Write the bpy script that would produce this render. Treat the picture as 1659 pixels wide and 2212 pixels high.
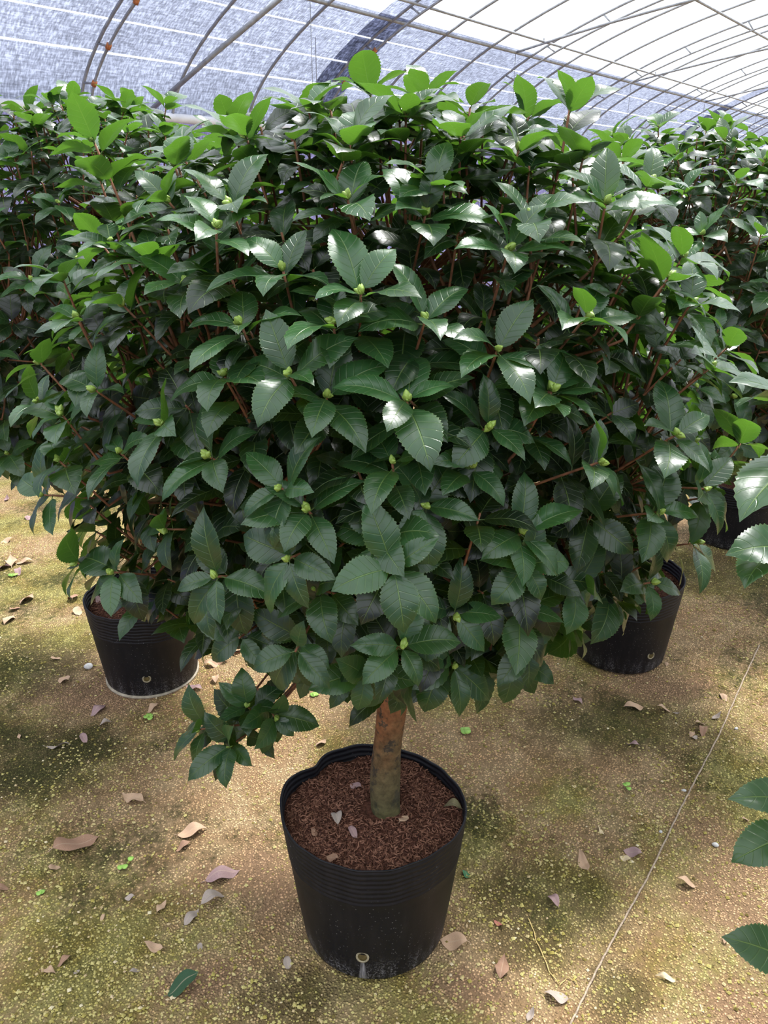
import bpy, math, random
import numpy as np
from mathutils import Matrix, Vector

for o in list(bpy.data.objects): bpy.data.objects.remove(o)
SC = bpy.context.scene
COL = SC.collection
R = math.radians

# ------------------------------------------------------------------ camera, sky, sun, exposure
FPX = 1700.0; CX, CY = 829.5, 1106.0; PITCH = R(22.3); CAMH = 1.5
cam_d = bpy.data.cameras.new('camera'); cam = bpy.data.objects.new('camera', cam_d); COL.objects.link(cam)
cam.location = (0, 0, CAMH); cam.rotation_euler = (R(90) - PITCH, 0, 0)
cam_d.sensor_fit = 'VERTICAL'; cam_d.sensor_height = 36.0; cam_d.lens = 36.0 * FPX / 2212.0
cam_d.clip_start = 0.02; cam_d.clip_end = 200
SC.camera = cam

world = bpy.data.worlds.new('sky'); SC.world = world; world.use_nodes = True
wn = world.node_tree.nodes; wl = world.node_tree.links
wb = wn['Background']; wb.inputs['Color'].default_value = (0.86, 0.93, 1.0, 1); wb.inputs['Strength'].default_value = 1.25

sun_d = bpy.data.lights.new('sun', 'SUN'); sun = bpy.data.objects.new('sun', sun_d); COL.objects.link(sun)
SUN_DIR = Vector((0.30, 0.42, 1.0)).normalized()
sun.rotation_euler = SUN_DIR.to_track_quat('Z', 'Y').to_euler()
sun.location = (3, 4, 12)
sun_d.energy = 10.0; sun_d.angle = R(9); sun_d.color = (1.0, 0.965, 0.90)

SC.view_settings.view_transform = 'Standard'; SC.view_settings.look = 'None'
SC.view_settings.gamma = 1.0; SC.view_settings.use_curve_mapping = False
SC.view_settings.exposure = 0.60

# ------------------------------------------------------------------ helpers
CAM = np.array([0, 0, CAMH])
RIGHT = np.array([1.0, 0, 0]); FWD = np.array([0, math.cos(PITCH), -math.sin(PITCH)]); UPV = np.array([0, math.sin(PITCH), math.cos(PITCH)])
def ray(px, py): return RIGHT * ((px - CX) / FPX) + UPV * ((CY - py) / FPX) + FWD
def at(px, py, z): return CAM + ray(px, py) * z
def ground(px, py, h=0.0):
    d = ray(px, py); return CAM + d * ((h - CAMH) / d[2])
def project(P):
    Q = P - CAM; z = Q @ FWD; z = np.where(z < 0.02, 0.02, z)
    return CX + FPX * (Q @ RIGHT) / z, CY - FPX * (Q @ UPV) / z, Q @ FWD
def nrm(v): v = np.asarray(v, float); return v / (np.linalg.norm(v) + 1e-12)

def mesh_np(name, V, F, smooth=True, uv=None, attrs=None, mats=None):
    """V (n,3); F array (m,3|4) or list of such arrays; uv per vertex; attrs {name: per-vertex float}"""
    me = bpy.data.meshes.new(name)
    V = np.ascontiguousarray(V, np.float32)
    Fs = F if isinstance(F, list) else [F]
    Fs = [np.asarray(f, np.int32) for f in Fs if len(f)]
    loops = np.concatenate([f.ravel() for f in Fs]); tot = np.concatenate([np.full(len(f), f.shape[1], np.int32) for f in Fs])
    st = np.concatenate([[0], np.cumsum(tot)[:-1]]).astype(np.int32)
    me.vertices.add(len(V)); me.vertices.foreach_set('co', V.ravel())
    me.loops.add(len(loops)); me.loops.foreach_set('vertex_index', loops)
    me.polygons.add(len(tot)); me.polygons.foreach_set('loop_start', st); me.polygons.foreach_set('loop_total', tot)
    me.polygons.foreach_set('use_smooth', np.full(len(tot), smooth, bool))
    if uv is not None:
        l = me.uv_layers.new(name='UVMap'); l.data.foreach_set('uv', np.ascontiguousarray(np.asarray(uv, np.float32)[loops]).ravel())
    for k, a in (attrs or {}).items():
        at_ = me.attributes.new(k, 'FLOAT', 'POINT'); at_.data.foreach_set('value', np.ascontiguousarray(a, np.float32))
    me.update(calc_edges=True)
    if mats is not None: me.materials.append(mats)
    return me
def link(name, me, parent=None, loc=None, mat=None):
    o = bpy.data.objects.new(name, me); COL.objects.link(o)
    if parent is not None: o.parent = parent
    if loc is not None: o.location = loc
    if mat is not None: o.data.materials.append(mat)
    return o
def tag(o, label, cat, group=None):
    o['label'] = label; o['category'] = cat
    if group: o['group'] = group
    return o
def structure(o, label=None):
    o['kind'] = 'structure'
    if label: o['label'] = label
    return o
def empty(name, loc):
    o = bpy.data.objects.new(name, None); COL.objects.link(o); o.location = loc; o.empty_display_size = 0.1; return o

def tube(P, rad, sides=6, cap=True):
    P = np.asarray(P, float); n = len(P); rad = np.broadcast_to(np.asarray(rad, float), (n,))
    T = np.gradient(P, axis=0); T /= np.linalg.norm(T, axis=1)[:, None] + 1e-12
    ref = np.array([0, 0, 1.0]) if abs(T[:, 2]).mean() < 0.8 else np.array([1.0, 0, 0])
    A = np.cross(T, ref); A /= np.linalg.norm(A, axis=1)[:, None] + 1e-12; B = np.cross(T, A)
    ang = np.arange(sides) / sides * 2 * np.pi
    V = P[:, None, :] + rad[:, None, None] * (np.cos(ang)[None, :, None] * A[:, None, :] + np.sin(ang)[None, :, None] * B[:, None, :])
    V = V.reshape(-1, 3)
    i = np.arange(n - 1)[:, None] * sides; j = np.arange(sides)[None, :]; k = (j + 1) % sides
    F = np.stack([i + j, i + k, i + sides + k, i + sides + j], -1).reshape(-1, 4)
    fl = [F]
    if cap:
        V = np.vstack([V, P[:1], P[-1:]]); c0, c1 = n * sides, n * sides + 1
        jj = np.arange(sides); kk = (jj + 1) % sides
        fl.append(np.stack([np.full(sides, c0), kk, jj], -1)); b = (n - 1) * sides
        fl.append(np.stack([np.full(sides, c1), b + jj, b + kk], -1))
    return V, fl
def merge(parts):
    """parts: list of (V, [faces...])"""
    Vs, q, t, off = [], [], [], 0
    for V, fl in parts:
        for f in (fl if isinstance(fl, list) else [fl]):
            (q if f.shape[1] == 4 else t).append(f + off)
        Vs.append(V); off += len(V)
    out = []
    if q: out.append(np.vstack(q))
    if t: out.append(np.vstack(t))
    return np.vstack(Vs), out
def bez(a, b, c, n):
    t = np.linspace(0, 1, n)[:, None]; return (1 - t) ** 2 * a + 2 * t * (1 - t) * b + t * t * c
def grid_faces(nu, nv, wrap=False):
    i = np.arange(nu - 1)[:, None]; m = nv if wrap else nv - 1; j = np.arange(m)[None, :]; k = (j + 1) % nv
    return np.stack([i * nv + j, i * nv + k, (i + 1) * nv + k, (i + 1) * nv + j], -1).reshape(-1, 4)

# ------------------------------------------------------------------ materials
def new_mat(name):
    m = bpy.data.materials.new(name); m.use_nodes = True; nt = m.node_tree
    for n in list(nt.nodes): nt.nodes.remove(n)
    return m, nt
class NT:
    def __init__(s, name):
        s.m, s.nt = new_mat(name); s.out = s.add('ShaderNodeOutputMaterial')
    def add(s, t, **kw):
        n = s.nt.nodes.new(t)
        for k, v in kw.items(): setattr(n, k, v)
        return n
    def ln(s, a, b): s.nt.links.new(a, b)
    def set(s, sock, v):
        if isinstance(v, bpy.types.NodeSocket): s.ln(v, sock)
        else: sock.default_value = (*v, 1) if isinstance(v, tuple) and len(v) == 3 and sock.type == 'RGBA' else v
    def math(s, op, a, b=0.0, c=0.0, clamp=False):
        n = s.add('ShaderNodeMath', operation=op, use_clamp=clamp)
        for i, v in enumerate((a, b, c)): s.set(n.inputs[i], v)
        return n.outputs[0]
    def mix(s, f, a, b):
        n = s.add('ShaderNodeMix', data_type='RGBA'); s.set(n.inputs[0], f); s.set(n.inputs[6], a); s.set(n.inputs[7], b); return n.outputs[2]
    def mul(s, f, a, b):
        n = s.add('ShaderNodeMix', data_type='RGBA', blend_type='MULTIPLY'); s.set(n.inputs[0], f); s.set(n.inputs[6], a); s.set(n.inputs[7], b); return n.outputs[2]
    def noise(s, vec, scale, detail=3, rough=0.55):
        n = s.add('ShaderNodeTexNoise'); s.ln(vec, n.inputs['Vector']); n.inputs['Scale'].default_value = scale
        n.inputs['Detail'].default_value = detail; n.inputs['Roughness'].default_value = rough; return n.outputs['Fac']
    def ramp(s, v, pts):
        n = s.add('ShaderNodeValToRGB'); e = n.color_ramp.elements
        while len(e) < len(pts): e.new(0.5)
        for el, (p, c) in zip(e, pts):
            el.position = p; el.color = (*c, 1) if isinstance(c, tuple) else (c, c, c, 1)
        s.ln(v, n.inputs[0]); return n.outputs[0]
    def step(s, v, lo, hi):
        n = s.add('ShaderNodeMapRange', interpolation_type='SMOOTHSTEP'); s.set(n.inputs[0], v); s.set(n.inputs[1], lo); s.set(n.inputs[2], hi); return n.outputs[0]
    def bump(s, h, strength, dist=0.01, normal=None):
        n = s.add('ShaderNodeBump'); n.inputs['Strength'].default_value = strength; n.inputs['Distance'].default_value = dist
        s.ln(h, n.inputs['Height'])
        if normal is not None: s.ln(normal, n.inputs['Normal'])
        return n.outputs[0]
    def obj(s): return s.add('ShaderNodeTexCoord').outputs['Object']
    def xyz(s, v): n = s.add('ShaderNodeSeparateXYZ'); s.ln(v, n.inputs[0]); return n.outputs
    def scaled(s, v, sc):
        n = s.add('ShaderNodeMapping'); s.ln(v, n.inputs[0]); n.inputs['Scale'].default_value = sc; return n.outputs[0]
    def bsdf(s, color, rough=0.5, spec=0.5, normal=None, **kw):
        b = s.add('ShaderNodeBsdfPrincipled'); s.set(b.inputs['Base Color'], color); s.set(b.inputs['Roughness'], rough)
        s.set(b.inputs['Specular IOR Level'], spec)
        if normal is not None: s.ln(normal, b.inputs['Normal'])
        for k, v in kw.items(): s.set(b.inputs[k], v)
        return b.outputs[0]
    def mixsh(s, f, a, b):
        n = s.add('ShaderNodeMixShader'); s.set(n.inputs[0], f); s.ln(a, n.inputs[1]); s.ln(b, n.inputs[2]); return n.outputs[0]
    def done(s, sh): s.ln(sh, s.out.inputs[0]); return s.m

def leaf_material(name, dark, light, trans, tw=0.22, rough=0.34):
    s = NT(name)
    uv = s.add('ShaderNodeUVMap').outputs[0]; x, y, _ = s.xyz(uv)      # x: 0..1 across, y: 0..1 along
    ax = s.math('ABSOLUTE', s.math('SUBTRACT', x, 0.5)); ax = s.math('MULTIPLY', ax, 2.0)
    tint = s.add('ShaderNodeAttribute', attribute_name='tint').outputs['Fac']
    rnd = s.add('ShaderNodeObjectInfo').outputs['Random']
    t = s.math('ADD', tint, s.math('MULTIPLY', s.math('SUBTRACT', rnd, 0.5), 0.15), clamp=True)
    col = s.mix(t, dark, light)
    geo = s.add('ShaderNodeNewGeometry').outputs['Position']
    bl = s.noise(geo, 60, 3)
    col = s.mul(0.5, col, s.ramp(bl, [(0.3, 0.65), (0.7, 1.25)]))
    # side veins: fine slanted lines, pale midrib, pale toothed edge
    vein = s.math('SINE', s.math('MULTIPLY', s.math('SUBTRACT', y, s.math('MULTIPLY', ax, 0.16)), 50.0))
    vline = s.step(vein, 0.86, 1.0)
    mid = s.math('SUBTRACT', 1.0, s.step(ax, 0.015, 0.05))
    edge = s.step(ax, 0.93, 1.0)
    pale = s.math('MAXIMUM', s.math('MULTIPLY', mid, 0.42), s.math('MULTIPLY', edge, 0.22))
    pale = s.math('MAXIMUM', pale, s.math('MULTIPLY', vline, 0.10))
    col = s.mix(pale, col, (0.17, 0.25, 0.06))
    hgt = s.math('SUBTRACT', s.math('MULTIPLY', bl, 0.35), s.math('ADD', s.math('MULTIPLY', vline, 0.28), s.math('MULTIPLY', mid, 0.8)))
    nb = s.bump(hgt, 0.55, 0.002)
    pb = s.bsdf(col, rough, 0.55, nb)
    tr = s.add('ShaderNodeBsdfTranslucent'); s.set(tr.inputs[0], s.mix(t, trans, tuple(min(1, c * 1.5) for c in trans)))
    return s.done(s.mixsh(tw, pb, tr.outputs[0]))
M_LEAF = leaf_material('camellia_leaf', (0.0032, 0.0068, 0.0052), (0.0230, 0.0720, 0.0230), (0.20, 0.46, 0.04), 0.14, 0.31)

def simple(name, color, rough=0.6, spec=0.4, nscale=40, amp=0.35, bump=0.2, bd=0.004, metal=0.0):
    s = NT(name); o = s.obj(); n = s.noise(o, nscale, 4)
    c = s.mul(1.0, color, s.ramp(n, [(0.3, 1 - amp), (0.7, 1 + amp)]))
    return s.done(s.bsdf(c, rough, spec, s.bump(n, bump, bd), Metallic=metal))
M_BUD = simple('flower_bud', (0.23, 0.33, 0.06), 0.4, 0.5, 120, 0.2, 0.1)
M_TWIG = simple('red_brown_twig', (0.20, 0.085, 0.045), 0.6, 0.3, 90, 0.4, 0.3)
M_BRANCH = simple('branch_bark', (0.13, 0.075, 0.048), 0.75, 0.25, 60, 0.4, 0.4)
M_PIPE = simple('galvanised_pipe', (0.28, 0.285, 0.31), 0.5, 0.5, 20, 0.25, 0.05, metal=0.3)
M_RUST = simple('rusty_clamp', (0.42, 0.15, 0.06), 0.8, 0.2, 80, 0.4, 0.3)
M_WIRE = simple('hanging_wire', (0.22, 0.22, 0.25), 0.6)
M_TWINE = simple('twine', (0.36, 0.28, 0.21), 0.9, 0.1, 150, 0.4, 0.4)
M_ROOT = simple('pale_root', (0.52, 0.38, 0.16), 0.8, 0.2, 90, 0.3)
M_PEBBLE = simple('pebble', (0.55, 0.53, 0.52), 0.7, 0.3, 60, 0.25, 0.3)
M_SEEDLING = simple('seedling_green', (0.30, 0.52, 0.10), 0.5, 0.4, 80, 0.2, 0.1)

def bark():
    s = NT('trunk_bark'); o = s.obj(); z = s.xyz(o)[2]
    n1 = s.noise(o, 14, 4, 0.6); n2 = s.noise(o, 70, 5, 0.65); n3 = s.noise(s.scaled(o, (1, 1, 0.35)), 35, 3)
    base = s.mix(s.step(s.math('ADD', z, s.math('MULTIPLY', n1, 0.25)), 0.50, 0.68), (0.135, 0.105, 0.052), (0.27, 0.115, 0.05))
    base = s.mix(s.step(s.noise(o, 26, 4, 0.7), 0.52, 0.60), base, (0.065, 0.052, 0.038))
    grn = s.math('SUBTRACT', 1.0, s.step(s.math('ADD', z, s.math('MULTIPLY', n1, 0.1)), 0.30, 0.46))
    base = s.mix(s.math('MULTIPLY', grn, 0.6), base, (0.085, 0.095, 0.035))
    c = s.mul(0.9, base, s.ramp(n2, [(0.3, 0.45), (0.7, 1.35)]))
    return s.done(s.bsdf(c, 0.8, 0.2, s.bump(s.math('ADD', n2, n3), 0.55, 0.006)))
M_BARK = bark()

def pot_mat(name, streak):
    s = NT(name); o = s.obj(); x, y, z = s.xyz(o)
    n1 = s.noise(o, 9, 4); n2 = s.noise(o, 260, 2); n3 = s.noise(s.scaled(o, (60, 60, 9)), 1.0, 3)
    col = s.mix(n1, (0.0045, 0.0045, 0.0065), (0.009, 0.009, 0.012))
    vo = s.add('ShaderNodeTexVoronoi'); s.ln(o, vo.inputs['Vector']); vo.inputs['Scale'].default_value = 120
    speck = s.math('MULTIPLY', s.math('SUBTRACT', 1.0, s.step(vo.outputs['Distance'], 0.10, 0.2)), s.step(n1, 0.42, 0.62))
    # dried splash dust along the foot, and the pale dribble under the drain hole
    low = s.math('SUBTRACT', 1.0, s.step(z, 0.0, 0.085))
    dust = s.math('MULTIPLY', s.math('MULTIPLY', low, s.step(n2, 0.46, 0.68)), s.step(n3, 0.35, 0.7))
    dx = s.math('ABSOLUTE', s.math('SUBTRACT', x, s.math('ADD', -0.022, s.math('MULTIPLY', s.math('SUBTRACT', n3, 0.5), 0.004))))
    wid = s.math('ADD', 0.0035, s.math('MULTIPLY', s.math('SUBTRACT', 0.066, z), 0.09))
    st = s.math('SUBTRACT', 1.0, s.step(s.math('DIVIDE', dx, wid), 0.5, 1.25))
    st = s.math('MULTIPLY', st, s.math('LESS_THAN', z, 0.067)); st = s.math('MULTIPLY', st, s.math('LESS_THAN', y, 0.0))
    st = s.math('MULTIPLY', st, s.ramp(s.noise(s.scaled(o, (300, 300, 20)), 1, 2), [(0.35, 0.25), (0.65, 0.9)]))
    d = s.math('MAXIMUM', s.math('MAXIMUM', s.math('MULTIPLY', dust, 0.7), s.math('MULTIPLY', speck, 0.3)), s.math('MULTIPLY', st, streak))
    col = s.mix(d, col, (0.42, 0.41, 0.42))
    film = s.math('MULTIPLY', s.step(n3, 0.4, 0.8), 0.02)
    col = s.mix(film, col, (0.30, 0.25, 0.25))
    return s.done(s.bsdf(col, s.math('ADD', 0.40, s.math('MULTIPLY', n1, 0.2)), 0.30, s.bump(n2, 0.06, 0.002)))
M_POT = pot_mat('black_pot_plastic', 0.8); M_POT_PLAIN = pot_mat('plain_black_pot_plastic', 0.0)
M_RING = simple('pale_hole_rim', (0.30, 0.26, 0.17), 0.7, 0.3, 150, 0.3)
M_HOLE = simple('soil_in_hole', (0.10, 0.075, 0.03), 0.9, 0.1, 120, 0.4)
M_FOOT = simple('pale_pot_foot', (0.36, 0.31, 0.24), 0.8, 0.2, 60, 0.3)
M_SOIL = simple('potting_soil', (0.085, 0.036, 0.024), 0.95, 0.1, 160, 0.6, 0.8, 0.01)
def chip_mat():
    s = NT('bark_fibre'); t = s.add('ShaderNodeAttribute', attribute_name='tint').outputs['Fac']
    return s.done(s.bsdf(s.ramp(t, [(0.0, (0.055, 0.022, 0.016)), (0.5, (0.17, 0.075, 0.048)), (1.0, (0.30, 0.15, 0.10))]), 0.85, 0.2))
M_CHIP = chip_mat()

def ground_mat():
    s = NT('mossy_ground'); o = s.obj()
    a = s.noise(o, 0.9, 4, 0.6); b = s.noise(o, 2.6, 4, 0.6); c = s.noise(o, 9.0, 4, 0.6); d = s.noise(o, 55, 4, 0.7); e = s.noise(o, 220, 3, 0.7)
    soil = s.mix(s.step(c, 0.35, 0.7), (0.50, 0.31, 0.165), (0.62, 0.43, 0.24))
    soil = s.mix(s.step(b, 0.5, 0.72), soil, (0.46, 0.235, 0.13))
    moss = s.mix(s.step(c, 0.35, 0.65), (0.34, 0.265, 0.070), (0.47, 0.41, 0.145))
    m1 = s.step(s.math('ADD', s.math('MULTIPLY', b, 0.6), s.math('ADD', s.math('MULTIPLY', a, 0.5), s.math('MULTIPLY', d, 0.22))), 0.60, 0.76)
    col = s.mix(m1, soil, moss)
    m2 = s.step(s.math('ADD', s.math('MULTIPLY', s.noise(s.scaled(o, (1, 1, 1)), 1.7, 5, 0.65), 0.8), s.math('MULTIPLY', d, 0.28)), 0.53, 0.665)
    col = s.mix(s.math('MULTIPLY', m2, 0.85), col, (0.055, 0.058, 0.017))
    pos = s.add('ShaderNodeNewGeometry').outputs['Position']; wx, wy, _z = s.xyz(pos)
    def blob(x0, y0, rx, ry):      # a patch with a ragged edge
        dx = s.math('DIVIDE', s.math('SUBTRACT', wx, x0), rx); dy = s.math('DIVIDE', s.math('SUBTRACT', wy, y0), ry)
        q = s.math('SQRT', s.math('ADD', s.math('MULTIPLY', dx, dx), s.math('MULTIPLY', dy, dy)))
        q = s.math('ADD', q, s.math('ADD', s.math('MULTIPLY', s.math('SUBTRACT', c, 0.5), 1.6), s.math('MULTIPLY', s.math('SUBTRACT', d, 0.5), 1.3)))
        return s.math('SUBTRACT', 1.0, s.step(q, 0.35, 1.3))
    def blobs(L):
        f = None
        for (px, py), rx, ry in L:
            P = ground(px, py); b_ = blob(float(P[0]), float(P[1]), rx, ry); f = b_ if f is None else s.math('MAXIMUM', f, b_)
        return f
    col = s.mix(s.math('MULTIPLY', blobs([((220, 1490), 0.22, 0.16), ((560, 1900), 0.14, 0.10), ((1420, 1480), 0.16, 0.10), ((1620, 2190), 0.12, 0.10), ((440, 2120), 0.10, 0.05), ((1000, 2130), 0.09, 0.06), ((1600, 1950), 0.14, 0.35)]), 0.85), col, (0.46, 0.28, 0.165))
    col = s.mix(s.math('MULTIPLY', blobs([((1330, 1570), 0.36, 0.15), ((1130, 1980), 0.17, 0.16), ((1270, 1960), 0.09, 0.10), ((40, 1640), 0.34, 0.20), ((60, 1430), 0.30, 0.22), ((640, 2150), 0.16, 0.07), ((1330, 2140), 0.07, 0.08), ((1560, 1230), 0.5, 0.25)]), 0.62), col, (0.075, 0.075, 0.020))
    vo = s.add('ShaderNodeTexVoronoi'); s.ln(o, vo.inputs['Vector']); vo.inputs['Scale'].default_value = 170
    g = s.math('SUBTRACT', 1.0, s.step(vo.outputs['Distance'], 0.15, 0.62))
    cr = s.xyz(vo.outputs['Color'])[0]
    col = s.mul(0.85, col, s.ramp(s.math('MULTIPLY', g, cr), [(0.0, 0.40), (0.35, 1.05), (0.9, 1.9)]))
    col = s.mul(0.6, col, s.ramp(e, [(0.3, 0.6), (0.7, 1.3)]))
    h = s.math('ADD', s.math('MULTIPLY', g, 0.6), s.math('ADD', s.math('MULTIPLY', e, 0.4), s.math('MULTIPLY', d, 1.2)))
    return s.done(s.bsdf(col, 0.9, 0.15, s.bump(h, 0.9, 0.008)))
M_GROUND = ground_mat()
def crumb_mat():
    s = NT('soil_crumbs'); t = s.add('ShaderNodeAttribute', attribute_name='tint').outputs['Fac']
    return s.done(s.bsdf(s.ramp(t, [(0.0, (0.16, 0.12, 0.04)), (0.3, (0.36, 0.30, 0.08)), (0.65, (0.54, 0.47, 0.20)), (0.9, (0.55, 0.40, 0.24)), (1.0, (0.72, 0.62, 0.42))]), 0.9, 0.15))
M_CRUMB = crumb_mat()
def dead_leaf_mat():
    s = NT('dry_leaf'); uv = s.add('ShaderNodeUVMap').outputs[0]; x, y, _ = s.xyz(uv)
    ax = s.math('MULTIPLY', s.math('ABSOLUTE', s.math('SUBTRACT', x, 0.5)), 2.0)
    rnd = s.add('ShaderNodeObjectInfo').outputs['Random']; o = s.obj()
    oc = s.add('ShaderNodeObjectInfo').outputs['Color']
    n = s.noise(o, 90, 4)
    col = s.mul(0.8, oc, s.ramp(n, [(0.3, 0.6), (0.7, 1.3)]))
    mid = s.math('SUBTRACT', 1.0, s.step(ax, 0.03, 0.09))
    col = s.mix(s.math('MULTIPLY', mid, 0.35), col, (0.55, 0.42, 0.30))
    return s.done(s.bsdf(col, 0.65, 0.3, s.bump(n, 0.3, 0.003)))
M_DEAD = dead_leaf_mat()

def sheet_mat(name, transp, transl_col, w_transp, tex=None):
    """plastic film or woven net: part of the light goes straight through, the rest is scattered"""
    s = NT(name); tp = s.add('ShaderNodeBsdfTransparent'); tp.inputs[0].default_value = (*transp, 1)
    tl = s.add('ShaderNodeBsdfTranslucent'); df = s.add('ShaderNodeBsdfDiffuse')
    o = s.obj()
    if tex == 'net':
        sx = s.scaled(o, (70, 70, 70)); bars = s.noise(s.scaled(o, (9, 75, 75)), 1.0, 3, 0.7); dots = s.noise(s.scaled(o, (75, 22, 22)), 1.0, 2, 0.6); big = s.noise(o, 1.2, 3)
        f = s.math('ADD', s.math('MULTIPLY', bars, 0.6), s.math('MULTIPLY', dots, 0.7)); 
        c = s.mul(1.0, s.ramp(f, [(0.48, tuple(k * 0.62 for k in transl_col)), (0.64, transl_col), (0.80, tuple(min(1, k * 1.75) for k in transl_col))]), s.ramp(big, [(0.3, 0.85), (0.7, 1.15)]))
        w = s.math('MULTIPLY', s.ramp(f, [(0.5, 0.4), (0.66, 1.0), (0.80, 2.0)]), w_transp)
    else:
        n = s.noise(s.scaled(o, (1.0, 6, 6)), 1.0, 3); c = s.mul(1.0, transl_col, s.ramp(n, [(0.3, 0.93), (0.7, 1.05)])); w = w_transp
    s.set(tl.inputs[0], c); s.set(df.inputs[0], c)
    body = s.mixsh(0.15, tl.outputs[0], df.outputs[0])
    return s.done(s.mixsh(w, body, tp.outputs[0]))
M_FILM = sheet_mat('greenhouse_film', (0.95, 0.97, 1.0), (0.62, 0.66, 0.68), 0.50)
M_NET = sheet_mat('woven_shade_net', (0.70, 0.73, 0.88), (0.130, 0.138, 0.185), 0.085, 'net')
M_CURTAIN = sheet_mat('dark_side_curtain', (0.3, 0.28, 0.4), (0.16, 0.14, 0.25), 0.05, 'net')
M_RAIL = simple('white_rail', (0.75, 0.75, 0.78), 0.5, 0.4, 12, 0.12, 0.05)

# ------------------------------------------------------------------ greenhouse shell  (local frame: X along tunnel, Y across to the left, Z up)
AZ = R(37.7); ROTZ = math.pi / 2 - AZ
KS = 1.16; UC = -0.25 * KS; WID = 4.87 * KS; RISE = 1.4 * KS; EAVE = CAMH + 0.43 * KS
S0, S1 = -7.0, 36.0
def arch_h(u): return EAVE + RISE * np.clip(1 - ((np.asarray(u) - UC) / WID) ** 2, 0, 1) ** 0.62
def arch_pts(a0, a1, n, off=0.0):
    a = np.linspace(a0, a1, n); return np.stack([np.zeros(n), UC + (WID - off) * np.cos(a), EAVE + (RISE - off) * np.clip(np.sin(a), 0, 1) ** 1.24], -1)
def ang_of(u): return math.acos((u - UC) / WID)
def sheet(name, prof, s0, s1, ns, mat, parent):
    ss = np.linspace(s0, s1, ns); V = np.repeat(prof[None], ns, 0).copy(); V[:, :, 0] = ss[:, None]
    return link(name, mesh_np(name, V.reshape(-1, 3), grid_faces(ns, len(prof)), mats=mat), parent)
floorV = np.array([[S0, UC - WID, 0], [S1, UC - WID, 0], [S1, UC + WID, 0], [S0, UC + WID, 0]], float)
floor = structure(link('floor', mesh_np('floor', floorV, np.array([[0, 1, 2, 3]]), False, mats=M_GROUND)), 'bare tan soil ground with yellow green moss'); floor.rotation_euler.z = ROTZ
ceil_prof = arch_pts(0, math.pi, 49)
ceiling = sheet('ceiling', ceil_prof, S0, S1, 12, M_FILM, None); structure(ceiling, 'arched white plastic film greenhouse roof'); ceiling.rotation_euler.z = ROTZ
def wall(name, P, mat, label):
    o = structure(link(name, mesh_np(name, np.array(P, float), np.array([[0, 1, 2, 3]]), False, mats=mat)), label); o.rotation_euler.z = ROTZ; return o
wall('wall_left', [[S0, UC + WID, 0], [S1, UC + WID, 0], [S1, UC + WID, EAVE], [S0, UC + WID, EAVE]], M_CURTAIN, 'dark purple side curtain under the white rail')
wall('wall_right', [[S0, UC - WID, 0], [S1, UC - WID, 0], [S1, UC - WID, EAVE], [S0, UC - WID, EAVE]], M_CURTAIN, 'dark purple side curtain on the far side')
for nm, sx, wm, wlab in (('wall_back', S1, M_FILM, 'white film end wall'), ('wall_front', S0, M_CURTAIN, 'unseen dark end wall added to cut frontal light')):  # front end is unseen, given the dark curtain to cut frontal light
    P = np.vstack([[[0, UC + WID, 0]], arch_pts(0, math.pi, 33), [[0, UC - WID, 0]]]); P[:, 0] = sx
    me = bpy.data.meshes.new(nm); me.from_pydata([tuple(p) for p in P], [], [tuple(range(len(P)))]); me.materials.append(wm)
    o = structure(link(nm, me), wlab); o.rotation_euler.z = ROTZ
rail_V, rail_F = tube([[S0, UC + WID - 0.03, EAVE], [10, UC + WID - 0.03, EAVE], [S1, UC + WID - 0.03, EAVE]], 0.034, 8)
o = structure(link('trim_1', mesh_np('trim', rail_V, rail_F, mats=M_RAIL)), 'white rail along the top of the side curtain'); o.rotation_euler.z = ROTZ
rail_V[:, 1] = 2 * UC - rail_V[:, 1]
o = structure(link('trim_2', mesh_np('trim', rail_V, [f[:, ::-1] for f in rail_F], mats=M_RAIL)), 'white rail on the far side'); o.rotation_euler.z = ROTZ

# woven net on the left flank: panels with narrow light gaps, overlapping where two meet
U_TOP = 3.80 * KS
gaps = sorted([4.42 * KS, 4.24 * KS, 4.02 * KS])
def net_panel(s0, s1, off, side=1):
    edges = [UC + WID - 0.001] + [x for g in reversed(gaps) for x in (g + 0.006, g - 0.006)] + [U_TOP]
    parts = []
    for i in range(0, len(edges), 2):
        p = arch_pts(ang_of(edges[i]), ang_of(edges[i + 1]), 9, off); ns = 14; ss = np.linspace(s0, s1, ns)
        V = np.repeat(p[None], ns, 0).copy(); V[:, :, 0] = ss[:, None]; parts.append((V.reshape(-1, 3), grid_faces(ns, 9)))
    V, F = merge(parts)
    if side < 0: V[:, 1] = 2 * UC - V[:, 1]
    link('shade_net', mesh_np('shade_net', V, F, mats=M_NET), ceiling)
B1 = (4.87 * KS, 5.24 * KS); B2 = (12.75 * KS, 13.1 * KS); B3 = (20.6 * KS, 21.0 * KS)
net_panel(S0, B1[1], 0.008); net_panel(B1[0], B2[1], 0.014); net_panel(B2[0], B3[1], 0.008); net_panel(B3[0], S1, 0.014)
for a_, b_, o_ in ((S0, B1[1], 0.008), (B1[0], B2[1], 0.014), (B2[0], B3[1], 0.008), (B3[0], S1, 0.014)): net_panel(a_, b_, o_, -1)  # unseen right flank: net added to cut low light from behind the camera
for b in (B1, B2, B3):
    sheet('net_overlap', arch_pts(ang_of(U_TOP), ang_of(2.6 * KS), 15, 0.010), b[0], b[1], 3, M_NET, ceiling)

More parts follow.
